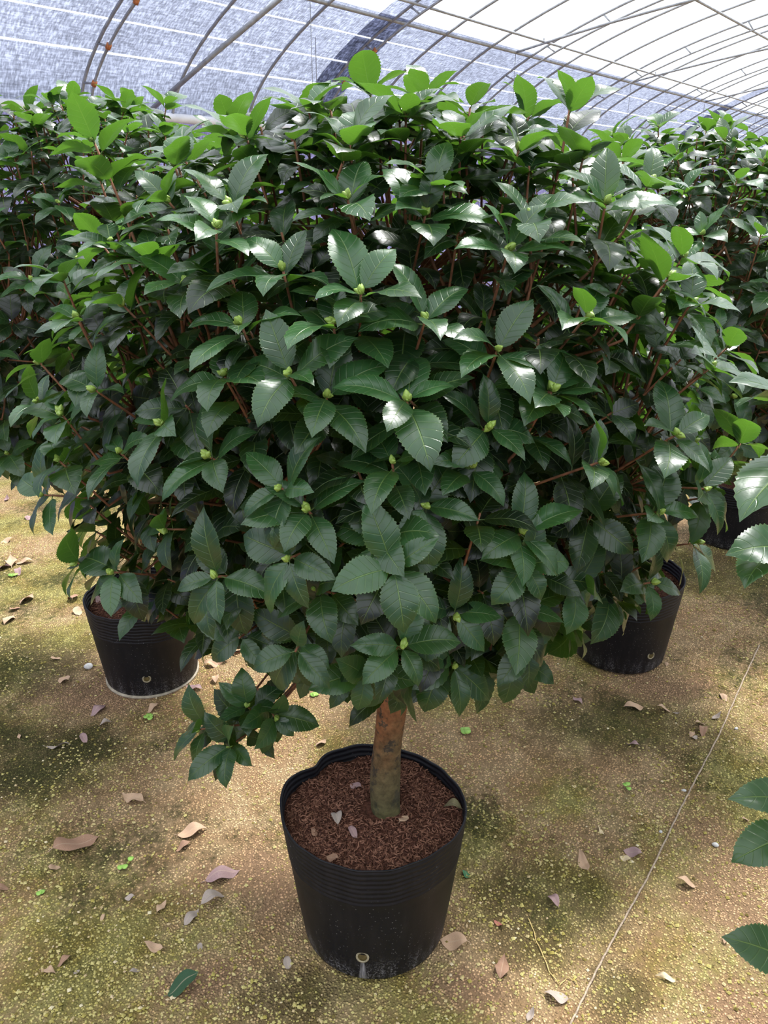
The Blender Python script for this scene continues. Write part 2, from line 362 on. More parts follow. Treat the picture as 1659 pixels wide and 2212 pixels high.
hoop_V, hoop_F = tube(arch_pts(0, math.pi, 61, 0.030), 0.0115, 6); hoop_me = mesh_np('hoop', hoop_V, hoop_F, mats=M_PIPE)
leg_me = None
s = S0 + 0.3; first = 3.02 * KS
step = 0.67 * KS; k0 = int((S0 - first) / step)
truss_hoops = []
for k in range(k0, int((S1 - first) / step)):
    h = link('hoop', hoop_me, ceiling, (first + k * step, 0, 0))
    if k % 3 == 0: truss_hoops.append((k, h))
chordV, chordF = tube(arch_pts(0.02, math.pi - 0.02, 61, 0.15), 0.010, 6); chord_me = mesh_np('truss_chord', chordV, chordF, mats=M_PIPE)
cp = []
pa = arch_pts(0.16, math.pi - 0.16, 19, 0.030); pb = arch_pts(0.16, math.pi - 0.16, 19, 0.15)
conn = [tube(np.array([a_, b_]), 0.008, 5) for a_, b_ in zip(pa, pb)]
conn_me = [mesh_np('spacer', *c, mats=M_PIPE) for c in conn]
clamp_me = []
for b_ in pb:
    V, F = tube(np.array([b_ - np.array([0, 0.012, -0.012]), b_ + np.array([0, 0.012, -0.012])]), 0.018, 6); clamp_me.append(mesh_np('rusty_clamp', V, F, mats=M_RUST))
for k, h in truss_hoops:
    if -3 <= k <= 24:
        c = link('truss_chord', chord_me, ceiling, h.location)
        for i in range(0, 10):
            link('spacer', conn_me[i], c)
            if k <= 3 and i < 3: link('rusty_clamp', clamp_me[i], c)
# purlins, tie chords, brace, hanging wires
def pipe(name, P, r, mat=M_PIPE, parent=None, sides=6):
    V, F = tube(P, r, sides); return link(name, mesh_np(name, V, F, mats=mat), parent or ceiling)
for uu, vv, rr in ((3.82 * KS, 1.08 * KS, 0.0155), (3.56 * KS, None, 0.011), (2.60 * KS, None, 0.013), (0.9 * KS, None, 0.012), (-1.2 * KS, None, 0.012), (-3.0 * KS, None, 0.012), (-4.2 * KS, None, 0.012)):
    hh = CAMH + vv if vv else float(arch_h(uu)) - 0.085
    pipe('purlin', [[S0, uu, hh], [8, uu, hh], [20, uu, hh], [S1, uu, hh]], rr)
for i in range(-3, 12):
    st = (6.78 + 2.58 * i) * KS
    if st < S0: continue
    tt = np.linspace(-1, 1, 21); uu = UC + (3.82 * KS - UC) * tt
    hh = CAMH + 1.08 * KS + 0.36 * KS * (1 - tt ** 2)
    tie = pipe('tie_chord', np.stack([np.full(21, st), uu, hh], -1), 0.0125)
    pipe('hanging_wire', [[st, 3.82 * KS, CAMH + 1.08 * KS], [st, 3.82 * KS, CAMH + 0.55 * KS], [st, 3.82 * KS, CAMH + 0.1 * KS]], 0.0035, M_WIRE, tie, 4)
    pipe('vertical_strut', [[st, 3.56 * KS, CAMH + 1.13 * KS], [st, 3.56 * KS, float(arch_h(3.56 * KS)) - 0.05]], 0.007, M_PIPE, tie, 5)
br = np.array([[3.36, 4.52, 0.415], [3.55, 3.99, 0.755], [3.70, 3.60, 1.00], [3.86, 3.18, 1.27]]) * KS; br[:, 2] += CAMH - 0.03
pipe('diagonal_brace', br, 0.0165)
pipe('hanging_wire', [[4.55 * KS, 4.1 * KS, float(arch_h(4.1 * KS))], [4.55 * KS, 4.1 * KS, CAMH + 0.3]], 0.004, M_WIRE, None, 4)

# ------------------------------------------------------------------ leaf shapes
def leaf_shape(L=1.0, W=0.23, nt=20, nx=4, fold=0.28, curl=0.55, wave=0.03, teeth=True, twist=0.0, ph=0.0, petiole=0.09):
    """unit leaf along +Y, upper face +Z; half width W; returns V, F, uv"""
    t = np.linspace(0, 1, nt + 1)
    w = np.sin(np.pi * np.clip(t, 0, 1) ** 0.92) ** 0.80 * (1 - 0.30 * t) ; w /= w.max()
    w = np.where(t > 0.84, w * (1 - 0.40 * ((t - 0.84) / 0.16) ** 0.7), w) * W; w[0] = 0.012; w[-1] = 0.002
    tooth = np.ones(nt + 1)
    if teeth:
        tooth[1::2] -= 0.045; tooth[2:-1:2] += 0.045
    # centre line bends downwards along its length
    ang = -curl * (t ** 1.6) + 0.10; ds = np.diff(t, prepend=0)
    y = petiole + np.cumsum(np.cos(ang) * ds) * (1 - petiole); z = np.cumsum(np.sin(ang) * ds) * (1 - petiole)
    xs = np.linspace(-1, 1, nx + 1)
    V = np.zeros((nt + 1, nx + 1, 3))
    for j, x in enumerate(xs):
        ww = w * (tooth if abs(x) == 1 else 1)
        V[:, j, 0] = x * ww * math.cos(fold)
        up = abs(x) * ww * math.sin(fold) * (1 - 0.45 * x * x) + wave * np.sin(t * 9 + ph + (2.2 if x > 0 else 0)) * x * x * (w / W)
        V[:, j, 1] = y - up * np.sin(ang); V[:, j, 2] = z + up * np.cos(ang)
        tw = twist * t; c, s_ = np.cos(tw), np.sin(tw)
        X, Z = V[:, j, 0].copy(), V[:, j, 2] - z
        V[:, j, 0] = X * c - Z * s_; V[:, j, 2] = z + X * s_ + Z * c
    uv = np.stack(np.broadcast_arrays(((xs + 1) / 2)[None, :], t[:, None]), -1)
    F = grid_faces(nt + 1, nx + 1)
    # petiole
    pv, pf = tube(np.array([[0, -0.01, 0], [0, petiole * 0.5, 0.002], [0, petiole + 0.02, 0.002]]), [0.013, 0.012, 0.008], 4, False)
    V2 = np.vstack([V.reshape(-1, 3), pv]); F2 = np.vstack([F, pf[0] + V.reshape(-1, 3).shape[0]])
    uv2 = np.vstack([uv.reshape(-1, 2), np.tile([[0.5, 0.0]], (len(pv), 1))])
    return V2 * L, F2, uv2
rs = np.random.RandomState(7)
NVAR = 10
VAR_P = [dict(W=rs.uniform(0.215, 0.285), fold=rs.uniform(0.10, 0.42), curl=rs.uniform(0.45, 1.55), wave=rs.uniform(0.0, 0.035), twist=rs.uniform(-0.35, 0.35), ph=rs.uniform(0, 6)) for _ in range(NVAR)]
HQ = [leaf_shape(nt=36, nx=6, **p) for p in VAR_P]
MQ = [leaf_shape(nt=16, nx=4, **p) for p in VAR_P]
LQ = [leaf_shape(nt=9, nx=2, **p) for p in VAR_P]
TINTS = (0.08, 0.35, 0.65, 0.95)
HQ_ME = [[mesh_np('leaf', V, F, uv=uv, attrs={'tint': np.full(len(V), t)}, mats=M_LEAF) for t in TINTS] for V, F, uv in HQ]
MQ_ME = [[mesh_np('leaf', V, F, uv=uv, attrs={'tint': np.full(len(V), t)}, mats=M_LEAF) for t in TINTS] for V, F, uv in MQ]
def bud_shape(k):
    n = 8; t = np.linspace(0, 1, n); r = np.sin(np.pi * t ** 0.8) ** 0.8 * 0.33; r[0] = 0.1; r[-1] = 0.01
    parts = [tube(np.stack([0.05 * k * np.sin(t * 3), np.zeros(n), t], -1), r, 8)]
    for a in range(3):      # overlapping bud scales
        aa = a * 2.1 + k; c = np.array([math.cos(aa), math.sin(aa), 0])
        tt = np.linspace(0.0, 0.62, 5); parts.append(tube(np.stack([c[0] * (0.10 + 0.22 * np.sin(tt * 2.6)), c[1] * (0.10 + 0.22 * np.sin(tt * 2.6)), tt], -1), [0.12, 0.16, 0.15, 0.11, 0.03], 5))
    return merge(parts)
BUD = [bud_shape(0), bud_shape(1)]
BUD_ME = [mesh_np('flower_bud', V, F, mats=M_BUD) for V, F in BUD]

def frame(y, z):
    y = nrm(y); z = np.asarray(z, float) - y * np.dot(z, y); z = nrm(z); x = np.cross(y, z); return np.stack([x, y, z], 1)

# ------------------------------------------------------------------ plants
UPZ = np.array([0, 0, 1.0])
class Plant: pass
def radius_at(prof, h):
    hs = [p[0] for p in prof]; r = [p[1] for p in prof]; return np.interp(h, hs, r, left=0.0, right=0.0)
def lump(th, h, sd): return 1 + 0.07 * math.sin(3 * th + sd) * math.sin(5.3 * h + sd * 1.7) + 0.05 * math.sin(5 * th - 2.3 * sd + 4 * h)

def grow(base, prof, seed, dy=1.0, dens=0.078, pix=(), extra=(), trunk_top=0.66, soil_h=0.28, lean=(0, 0), inner=True, keep=None, shoot_scale=1.0):
    rg = np.random.RandomState(seed); p = Plant(); p.base = np.array([base[0], base[1], 0.0]); bx, by = base
    h0, h1 = prof[0][0], prof[-1][0]; hm = 0.5 * (h0 + h1) - 0.05
    def surf(h, th, k=1.0):
        r = radius_at(prof, h) * lump(th, h, seed) * k; return np.array([bx + r * math.cos(th), by + r * math.sin(th) * (dy if math.sin(th) < 0 else 1.0), h])
    def outward(P):
        h = P[2]; e = 0.03; dr = (radius_at(prof, min(h + e, h1 - 0.001)) - radius_at(prof, max(h - e, h0 + 0.001))) / (2 * e)
        c = P[:2] - p.base[:2]; c = c / (np.linalg.norm(c) + 1e-6); return nrm(np.array([c[0], c[1], -np.clip(dr, -3, 3)]))
    tips = []; kinds = []
    # rosettes seen singly in the photograph stand where their line of sight meets the crown
    for px, py in pix:
        d = ray(px, py); best = None
        for z in np.linspace(0.35, 1.6, 250):
            P = CAM + d * z; c = P[:2] - p.base[:2]; th = math.atan2(c[1], c[0])
            r = radius_at(prof, P[2]) * lump(th, P[2], seed); c2 = np.array([c[0], c[1] / (dy if c[1] < 0 else 1)])
            g = np.linalg.norm(c2) - r if r > 0 else 9
            if best is None or g < best[0]: best = (g, P)
            if g < 0: break
        P = best[1]
        if best[0] < 0.25: tips.append(P + nrm(d) * rg.uniform(-0.02, 0.03)); kinds.append(2)
    for P, dd in extra: tips.append(np.array(P, float)); kinds.append(3)
    tries = 0; n0 = len(tips); hh = np.linspace(h0, h1, 200); rr = radius_at(prof, hh)
    wgt = rr * np.sqrt(1 + np.gradient(rr, hh) ** 2) + 1e-4; wgt = np.cumsum(wgt); wgt /= wgt[-1]
    for layer, (k, md, cnt) in enumerate(((1.0, dens * 1.27, 2200), (0.86, dens * 0.92, 2600 if inner else 0), (0.66, dens * 1.1, 1300 if inner else 0), (0.45, dens * 1.4, 500 if inner else 0))):
        mine = []
        for _ in range(cnt):
            h = np.interp(rg.rand(), wgt, hh); th = rg.uniform(-math.pi, math.pi)
            if layer: h = h0 + 0.035 * layer + (h - h0) * (1 - 0.055 * layer)
            P = surf(h, th, k * rg.uniform(0.90, 1.06))
            ref = np.array(tips if layer == 0 else mine) if (tips if layer == 0 else mine) else None
            if ref is not None and np.min(np.sum((ref - P) ** 2, 1)) < md * md: continue
            if keep is not None and not keep(P): continue
            if layer == 0 and h > h1 - 0.22 and rg.rand() < 0.4: P = P + np.array([0, 0, rg.uniform(0.01, 0.055)]); P[2] = min(P[2], h1 + 0.01)
            tips.append(P); kinds.append(min(layer, 1)); mine.append(P)
    tips = np.array(tips)
    # trunk, leader and boughs
    n = 15; tz = np.linspace(soil_h - 0.04, trunk_top, n); tt = (tz - tz[0]) / (tz[-1] - tz[0])
    tr = np.stack([bx + lean[0] * tt + 0.006 * np.sin(tt * 6 + seed), by + lean[1] * tt + 0.004 * np.sin(tt * 4), tz], -1)
    p.trunk = tube(tr, 0.0315 - 0.004 * tt + 0.004 * np.exp(-tt * 14) + 0.0012 * np.sin(tt * 17 + seed), 16)
    top = tr[-1]; lead_h = h0 + 0.70 * (h1 - h0)
    lead = bez(top - np.array([0, 0, 0.04]), top + np.array([0.02, 0.01, 0.25 * (lead_h - top[2])]), np.array([bx + 0.03, by + 0.02, lead_h]), 10)
    p.branches = [tube(lead, np.linspace(0.024, 0.009, 10), 8)]; nodes = [lead]
    for i in range(17):
        f = (i / 17) ** 0.9; a = i * 2.399 + seed; st = lead[min(9, int(f * 8))] if i > 3 else tr[-2 + (i % 2)]
        hh_ = min(st[2] + rg.uniform(0.12, 0.30) if i > 3 else h0 + 0.10, h1 - 0.12); e = surf(hh_, a, 0.72)
        mid = st * 0.5 + e * 0.5 + np.array([0, 0, rg.uniform(-0.05, 0.03)])
        b = bez(st, mid, e, 9); p.branches.append(tube(b, np.linspace(0.0135 * (1 - 0.35 * f), 0.0045, 9), 6)); nodes.append(b)
    nodes = np.vstack(nodes)
    # shoots
    p.twigs = []; p.twig_tip = []; leaves = []; buds = []
    for P, kd, ei in zip(tips, kinds, range(len(tips))):
        out = outward(P); d = nrm(out * (0.75 if kd != 1 else 0.5) + UPZ * (0.50 + 0.25 * max(0, out[2])) + rg.normal(0, 0.20, 3))
        if kd == 3: d = nrm(extra[ei - (n0 - len(extra))][1])
        Ls = rg.uniform(0.09, 0.15)
        bpos = P - d * Ls
        q = nodes[np.argmin(np.sum((nodes - (bpos - out * 0.05)) ** 2, 1))]
        c1 = q * 0.35 + (P - d * Ls) * 0.65 - UPZ * 0.01
        pth = np.vstack([bez(q, c1, P - d * Ls * 0.8, 6)[:-1], np.linspace(P - d * Ls * 0.8, P, 4)])
        p.twigs.append(tube(pth, np.linspace(0.0030, 0.0016, len(pth)), 5)); p.twig_tip.append(P)
        nl = (rg.randint(8, 11) if kd != 1 else rg.randint(6, 9)); e1 = nrm(np.cross(d, UPZ + 0.01)); e2 = np.cross(d, e1); ph = rg.uniform(0, 6.28); s_ = 0.0
        for i in range(nl):
            whorl = i < 5
            s_ += rg.uniform(0.001, 0.005) if whorl else rg.uniform(0.014, 0.026)
            if s_ > Ls * 1.05: break
            al = R(rg.uniform(50, 74) + (i * 3 if whorl else rg.uniform(8, 18)) - (22 * max(0, out[2]) if kd != 1 else 0)); az = ph + i * 2.4 + rg.normal(0, 0.18)
            Lv = math.cos(al) * d + math.sin(al) * (math.cos(az) * e1 + math.sin(az) * e2); Lv = nrm(Lv - UPZ * rg.uniform(0.05, 0.34) * (1 - 0.6 * max(0, out[2])))
            N = d - Lv * np.dot(d, Lv); N = nrm(nrm(N) + UPZ * (0.85 if kd != 1 else 0.3) + rg.normal(0, 0.24, 3))
            ln = rg.normal(0.079, 0.010) * shoot_scale * (0.86 if i < 2 else 1.0); ln = float(np.clip(ln, 0.05, 0.10))
            leaves.append((P - d * s_, frame(Lv, N), ln, rg.randint(NVAR), rg.choice([2, 2, 3] if whorl and kd != 1 else ([0, 0, 1] if kd == 1 else [0, 1, 1, 2]))))  # tip whorls fresh green; inner leaves have crown shade painted into dark tints
        if kd != 1 and rg.rand() < (1.0 if kd >= 2 else 0.7):
            for b in range(rg.randint(1, 4) if kd < 2 else rg.randint(2, 5)):
                bd = nrm(d + rg.normal(0, 0.6, 3)); sz = rg.uniform(0.0095, 0.0145)
                buds.append((P - bd * 0.002, frame(np.cross(bd, rg.normal(0, 1, 3)), bd), sz, rg.randint(2)))
    p.leaves, p.buds, p.tips, p.seed = leaves, buds, tips, seed
    return p

# crown outlines (height, radius of the shoot tips)
PROF = [(0.70, 0.10), (0.735, 0.22), (0.80, 0.335), (0.88, 0.45), (0.98, 0.535), (1.12, 0.575), (1.28, 0.55), (1.40, 0.50), (1.50, 0.42), (1.58, 0.33), (1.635, 0.22), (1.67, 0.10), (1.68, 0.0)]
def prof_mod(dh, kr, top=0.0): return [(h + dh + top * (h - 0.70) / 0.98, r * kr) for h, r in PROF]
BUDS_PX = [(888, 120), (520, 170), (665, 232), (917, 203), (877, 242), (995, 285), (1122, 320), (1260, 338), (937, 400), (1405, 392), (1035, 165), (1235, 212), (492, 255),
 (467, 487), (356, 427), (495, 438), (329, 561), (401, 606), (517, 697), (165, 684), (481, 807), (203, 841), (347, 915), (257, 975), (85, 782), (264, 657), (130, 890), (448, 984),
 (706, 854), (878, 861), (1075, 754), (1059, 921), (1021, 1006), (919, 1092), (663, 1100), (815, 1165), (681, 1270), (621, 1208), (851, 1226), (847, 996), (603, 1053), (623, 805),
 (780, 630), (920, 685), (1270, 680), (1100, 535), (1145, 465), (920, 460), (610, 580), (720, 695), (1195, 840), (750, 425), (1189, 839), (1464, 937), (1298, 997), (1131, 1150), (1137, 1221),
 (1410, 1257), (1247, 1358), (1115, 1423), (1526, 1056), (1540, 790), (1493, 654), (1479, 551), (1446, 598), (447, 1270), (163, 1216), (240, 1236), (90, 1069), (125, 993), (670, 1432), (985, 1330), (870, 1395), (215, 385), (200, 300)]
MAIN = (0.005, 1.29)
main = grow(MAIN, prof_mod(0, 1.0, -0.052), 3, dy=0.74, pix=BUDS_PX, trunk_top=0.70, lean=(0.012, 0.03),
            extra=[((-0.325, 1.13, 0.625), (-0.8, -0.35, 0.15)), ((-0.265, 1.10, 0.615), (-0.35, -0.75, 0.2)), ((-0.24, 1.15, 0.66), (-0.1, -0.5, 0.7)), ((-0.19, 1.14, 0.64), (0.3, -0.6, 0.0))])
left = grow((-0.775, 2.24), prof_mod(0.05, 1.0, -0.02), 11, dens=0.085)
right = grow((0.82, 2.37), prof_mod(0.0, 1.0, -0.035), 19, dens=0.085)
far = grow((1.615, 3.36), prof_mod(-0.12, 1.05, 0.03), 29, dens=0.09)
def keep_edge(P):
    x, y, z = project(P[None]); return x[0] > 1850 or z[0] < 0
edge = grow((1.12, 0.80), prof_mod(0.0, 0.95), 37, dens=0.10, inner=False, keep=keep_edge)
# single leaves of the neighbouring plant that lean past the side of the view
for (bxp, byp), (txp, typ), zb, zt, W, N in (((1765, 990), (1601, 1106), 0.80, 0.72, 1.15, (-0.1, -0.05, 1)), ((1745, 935), (1602, 797), 0.82, 0.76, 1.0, (-0.25, -0.15, 1)),
     ((1690, 868), (1586, 873), 0.82, 0.78, 0.9, (0, 0.45, 1)), ((1730, 1195), (1590, 1192), 0.90, 0.86, 1.1, (0.0, -0.5, 1)), ((1700, 1205), (1598, 1242), 0.92, 0.86, 0.8, (0, 0.35, 1)),
     ((1740, 1735), (1590, 1732), 1.0, 0.97, 1.0, (0, -0.5, 1)), ((1725, 1795), (1591, 1866), 1.0, 0.98, 1.1, (-0.3, -0.6, 1)), ((1730, 2085), (1571, 2038), 1.0, 0.98, 1.0, (0, -0.5, 1))):
    b = at(bxp, byp, zb); t = at(txp, typ, zt); ln = np.linalg.norm(t - b) / 0.95
    edge.leaves.append((b, frame(t - b + np.array([0, 0, 0.15 * ln]), N), ln, [0, 2, 4, 6, 8, 3, 1, 5][len(edge.leaves) % 8], 2))
    nd = np.array([1.12, 0.80, b[2] - 0.05]); q = b + (nd - b) * 0.55
    pth = bez(q, (q + b) / 2 - UPZ * 0.01, b, 8); edge.twigs.append(tube(pth, np.linspace(0.004, 0.0016, 8), 5)); edge.twig_tip.append(b)
PL = [main, left, right, far, edge]

# which leaves and buds show largest: a coarse depth buffer from the photograph's viewpoint
SU, SV = np.meshgrid(np.linspace(-0.8, 0.8, 5), np.linspace(0.12, 0.98, 10)); SP = np.stack([SU.ravel() * 0.17, SV.ravel(), np.zeros(SU.size)], -1)
CELL = 10; NXC, NYC = 166, 222
zb = np.full((NYC + 1) * (NXC + 1), 1e9); rec = []
for p in PL:
    O = np.array([l[0] for l in p.leaves]); Mx = np.array([l[1] for l in p.leaves]); Ln = np.array([l[2] for l in p.leaves])
    p.O, p.Mx, p.Ln, p.Var, p.Tc = O, Mx, Ln, np.array([l[3] for l in p.leaves]), np.array([l[4] for l in p.leaves])
    W = O[:, None, :] + np.einsum('nij,kj->nki', Mx * Ln[:, None, None], SP)
    x, y, z = project(W.reshape(-1, 3)); ok = (x >= 0) & (x < 1659) & (y >= 0) & (y < 2212) & (z > 0.05)
    ci = np.where(ok, (y // CELL).astype(int) * (NXC + 1) + (x // CELL).astype(int), (NYC + 1) * (NXC + 1) - 1)
    np.minimum.at(zb, ci[ok], z[ok]); N = np.abs(np.einsum('ni,ni->n', Mx[:, :, 2], -(O - CAM) / np.linalg.norm(O - CAM, axis=1)[:, None]))
    rec.append((ci.reshape(len(O), -1), z.reshape(len(O), -1), ok.reshape(len(O), -1), N))
for p, (ci, z, ok, N) in zip(PL, rec):
    vis = ok & (z < zb[ci] + 0.012); area = (p.Ln / np.maximum(z.mean(1), 0.1)) ** 2 * (0.2 + N)
    p.score = vis.sum(1) * area

def mat4(O, M3, s): m = np.eye(4); m[:3, :3] = M3 * s; m[:3, 3] = O; return Matrix(m.tolist())
def joined(shapes, O, Mx, Ln, Var, tint=None):
    Vs, q, t, uvs, tn, off = [], [], [], [], [], 0
    for v in range(len(shapes)):
        idx = np.nonzero(Var == v)[0]
        if not len(idx): continue
        V = shapes[v][0]; F = shapes[v][1]; n = len(V)
        W = O[idx, None, :] + np.einsum('nij,kj->nki', Mx[idx] * Ln[idx, None, None], V)
        Vs.append(W.reshape(-1, 3))
        for f in (F if isinstance(F, list) else [F]):
            (q if f.shape[1] == 4 else t).append((f[None] + (off + np.arange(len(idx)) * n)[:, None, None]).reshape(-1, f.shape[1]))
        if len(shapes[v]) > 2: uvs.append(np.tile(shapes[v][2], (len(idx), 1)))
        if tint is not None: tn.append(np.repeat(tint[idx], n))
        off += n * len(idx)
    F = []
    if q: F.append(np.vstack(q))
    if t: F.append(np.vstack(t))
    return np.vstack(Vs), F, (np.vstack(uvs) if uvs else None), (np.concatenate(tn) if tn else None)

def build_plant(p, label, group, shapes_stuff, leaf_me, nmax, ntwig, pot_kw):
    base = p.base; root = empty('potted_camellia', Vector(base)); tag(root, label, 'potted plant', group)
    def loc(V): return V - base
    link('trunk', mesh_np('trunk', loc(p.trunk[0]), p.trunk[1], mats=M_BARK), root)
    for V, F in p.branches: link('branch', mesh_np('branch', loc(V), F, mats=M_BRANCH), root)
    order = np.argsort(-p.score); pick = [i for i in order[:nmax] if p.score[i] > 0]; sel = np.zeros(len(p.O), bool); sel[pick] = True
    for i in pick:
        o = link('leaf', leaf_me[p.Var[i]][p.Tc[i]], root); o.matrix_local = mat4(p.O[i] - base, p.Mx[i], p.Ln[i])
    r = ~sel; rg = np.random.RandomState(p.seed + 5)
    V, F, uv, tn = joined(shapes_stuff, p.O[r] - base, p.Mx[r], p.Ln[r], p.Var[r], np.clip(np.array(TINTS)[p.Tc[r]] + rg.uniform(-0.15, 0.15, r.sum()), 0, 1))
    f = link('foliage', mesh_np('foliage', V, F, uv=uv, attrs={'tint': tn}, mats=M_LEAF), root); f['kind'] = 'stuff'
    # buds: in view ones singly, the rest together
    if p.buds:
        O = np.array([b[0] for b in p.buds]); Mx = np.array([b[1] for b in p.buds]); Ln = np.array([b[2] for b in p.buds]); Vr = np.array([b[3] for b in p.buds])
        x, y, z = project(O); ok = (x > 0) & (x < 1659) & (y > 0) & (y < 2212) & (z > 0.05); ci = np.where(ok, (y // CELL).astype(int) * (NXC + 1) + (x // CELL).astype(int), 0)
        vis = ok & (z < zb[ci] + 0.02); s_ = np.where(vis, Ln / z, 0); od = np.argsort(-s_)[:300]; bs = np.zeros(len(O), bool); bs[[i for i in od if s_[i] > 0]] = True
        for i in np.nonzero(bs)[0]:
            o = link('flower_bud', BUD_ME[Vr[i]], root); o.matrix_local = mat4(O[i] - base, Mx[i], Ln[i])
        if (~bs).any():
            V, F, _, _ = joined(BUD, O[~bs] - base, Mx[~bs], Ln[~bs], Vr[~bs]); o = link('hidden_flower_buds', mesh_np('flower_buds', V, F, mats=M_BUD), root); o['kind'] = 'stuff'; o.name = 'flower_buds'
    tt = np.array(p.twig_tip); x, y, z = project(tt); ok = (x > 0) & (x < 1659) & (y > 0) & (y < 2212) & (z > 0.05); ci = np.where(ok, (y // CELL).astype(int) * (NXC + 1) + (x // CELL).astype(int), 0)
    vis = np.nonzero(ok & (z < zb[ci] + 0.03))[0][:ntwig]; vs = set(vis.tolist()); rest = []
    for i, (V, F) in enumerate(p.twigs):
        if i in vs: link('twig', mesh_np('twig', loc(V), F, mats=M_TWIG), root)
        else: rest.append((loc(V), F))
    if rest:
        V, F = merge(rest); o = link('twigs', mesh_np('twigs', V, F, mats=M_TWIG), root); o['kind'] = 'stuff'
    build_pot(root, p.seed, **pot_kw)
    return root

def build_pot(root, seed, rt=0.192, rb=0.158, H=0.32, soil=0.275, dents=(), wobble=0.004, chips=900, hole=-0.036, rot=0.0, foot=False, zdip=0.0, zdir=0.0, off=(0, 0), ysq=1.0, ylean=0.0):
    proot = root; root = None
    rg = np.random.RandomState(seed + 100); NA = 128; a = np.arange(NA) / NA * 2 * np.pi
    rim_z = H + wobble * np.sin(2 * a + seed) + wobble * 0.6 * np.sin(5 * a + 2 * seed) + 0.0012 * np.sin(17 * a + seed) + zdip * np.cos(a - zdir)
    rad_k = np.ones(NA) + 0.010 * np.sin(2 * a + seed * 1.3) + 0.006 * np.sin(3 * a + seed)
    dent = np.zeros(NA)
    for a0, wd, dp in dents:
        d = (a - a0 + np.pi) % (2 * np.pi) - np.pi; dent += dp * np.exp(-(d / wd) ** 2)
    rings = []
    def ring(t, inset):
        z = t * rim_z; r = rb + (rt - rb) * t ** 0.9
        rid = 0.0011 * math.sin((t - 0.70) / 0.30 * 2 * math.pi * 8) if t > 0.70 else 0.0
        foot_r = -0.010 * max(0, 1 - t / 0.035) ** 2
        rr = (r + rid + foot_r - inset) * (1 + (rad_k - 1) * t) - dent * max(0, (t - 0.45) / 0.55) ** 1.5
        return np.stack([rr * np.cos(a), rr * np.sin(a) * (1 + (ysq - 1) * t) + ylean * (1 - t), z if not np.isscalar(z) else np.full(NA, z)], -1)
    ts = np.concatenate([[0.0, 0.012, 0.035], np.linspace(0.08, 0.70, 10), np.linspace(0.71, 1.0, 49)])
    outer = [ring(t, 0) for t in ts]
    tin = np.concatenate([np.linspace(1.0, 0.71, 49), [0.6]]); inner = [ring(t, 0.0035) for t in tin]
    V = np.array(outer + inner).reshape(-1, 3); F = grid_faces(len(ts) + len(tin), NA, True)
    V = np.vstack([V, [[0, ylean, 0.0]]]); jj = np.arange(NA); bt = np.stack([np.full(NA, len(V) - 1), (jj + 1) % NA, jj], -1)
    pot = link('pot', mesh_np('pot', V, [F, bt], mats=M_POT if ysq != 1.0 else M_POT_PLAIN), proot, (off[0], off[1], 0)); pot['label'] = 'black plastic nursery pot with ribbed upper wall'
    # drain hole on the front
    hz = 0.078; rw = rb + (rt - rb) * (hz / H) ** 0.9; hy = -math.sqrt(rw * rw - hole * hole) * (1 + (ysq - 1) * hz / H) + ylean * (1 - hz / H); nv = nrm([hole, hy, 0.02]); c = np.array([hole, hy, hz])
    e1 = nrm(np.cross(nv, UPZ)); e2 = np.cross(nv, e1); b = np.linspace(0, 2 * np.pi, 21)[:-1]
    for nm, r0, r1, o0, mt in (('hole_rim', 0.0095, 0.0135, 0.0022, M_RING),):
        rr = [(r1, -0.004), (r1, o0 * 0.6), (0.5 * (r0 + r1), o0), (r0, o0 * 0.6), (r0, -0.004)]
        Vr = np.array([[c + nv * oz + r_ * (math.cos(t) * e1 + math.sin(t) * e2) for t in b] for r_, oz in rr]).reshape(-1, 3)
        h_ = link(nm, mesh_np(nm, Vr, grid_faces(5, 20, True), mats=mt), pot)
    Vd = np.vstack([[c + nv * 0.0012]] + [[c + nv * 0.0008 + 0.0097 * (math.cos(t) * e1 + math.sin(t) * e2)] for t in b]); j = np.arange(20)
    link('drain_hole', mesh_np('drain_hole', Vd, np.stack([np.zeros(20, int), 1 + j, 1 + (j + 1) % 20], -1), mats=M_HOLE), pot)
    if foot:
        aa = np.linspace(0, 2 * np.pi, 65)[:-1]; rr = [(rb - 0.004, 0.0), (rb + 0.006, 0.0), (rb + 0.006, 0.006), (rb - 0.002, 0.008)]
        Vf = np.array([[[r_ * math.cos(t), r_ * math.sin(t), z_] for t in aa] for r_, z_ in rr]).reshape(-1, 3); link('foot_rim', mesh_np('foot_rim', Vf, grid_faces(4, 64, True), mats=M_FOOT), pot)
    # soil
    nr, na = 14, 64; rs_ = np.linspace(0, 1, nr); aa = np.linspace(0, 2 * np.pi, na + 1)[:-1]
    tS = soil / H; dn = np.interp(aa, a, dent, period=2 * np.pi) * max(0, (tS - 0.45) / 0.55) ** 1.5; rk = np.interp(aa, a, rad_k, period=2 * np.pi)
    RS = ((rb + (rt - rb) * tS ** 0.9) * (1 + (rk - 1) * tS) - dn - 0.0025)
    def soil_z(x, y): return soil + 0.006 * np.sin(x * 31 + seed) * np.cos(y * 27) + 0.004 * np.sin(x * 70 + y * 55) + 0.010 * np.exp(-(x * x + y * y) / 0.006)
    X = rs_[:, None] * RS[None] * np.cos(aa)[None]; Y = rs_[:, None] * RS[None] * np.sin(aa)[None] * (1 + (ysq - 1) * tS)
    so = link('potting_soil', mesh_np('potting_soil', np.stack([X, Y, soil_z(X, Y)], -1).reshape(-1, 3), grid_faces(nr, na, True), mats=M_SOIL), proot, (off[0], off[1], 0))
    so['label'] = 'coarse reddish brown bark soil'
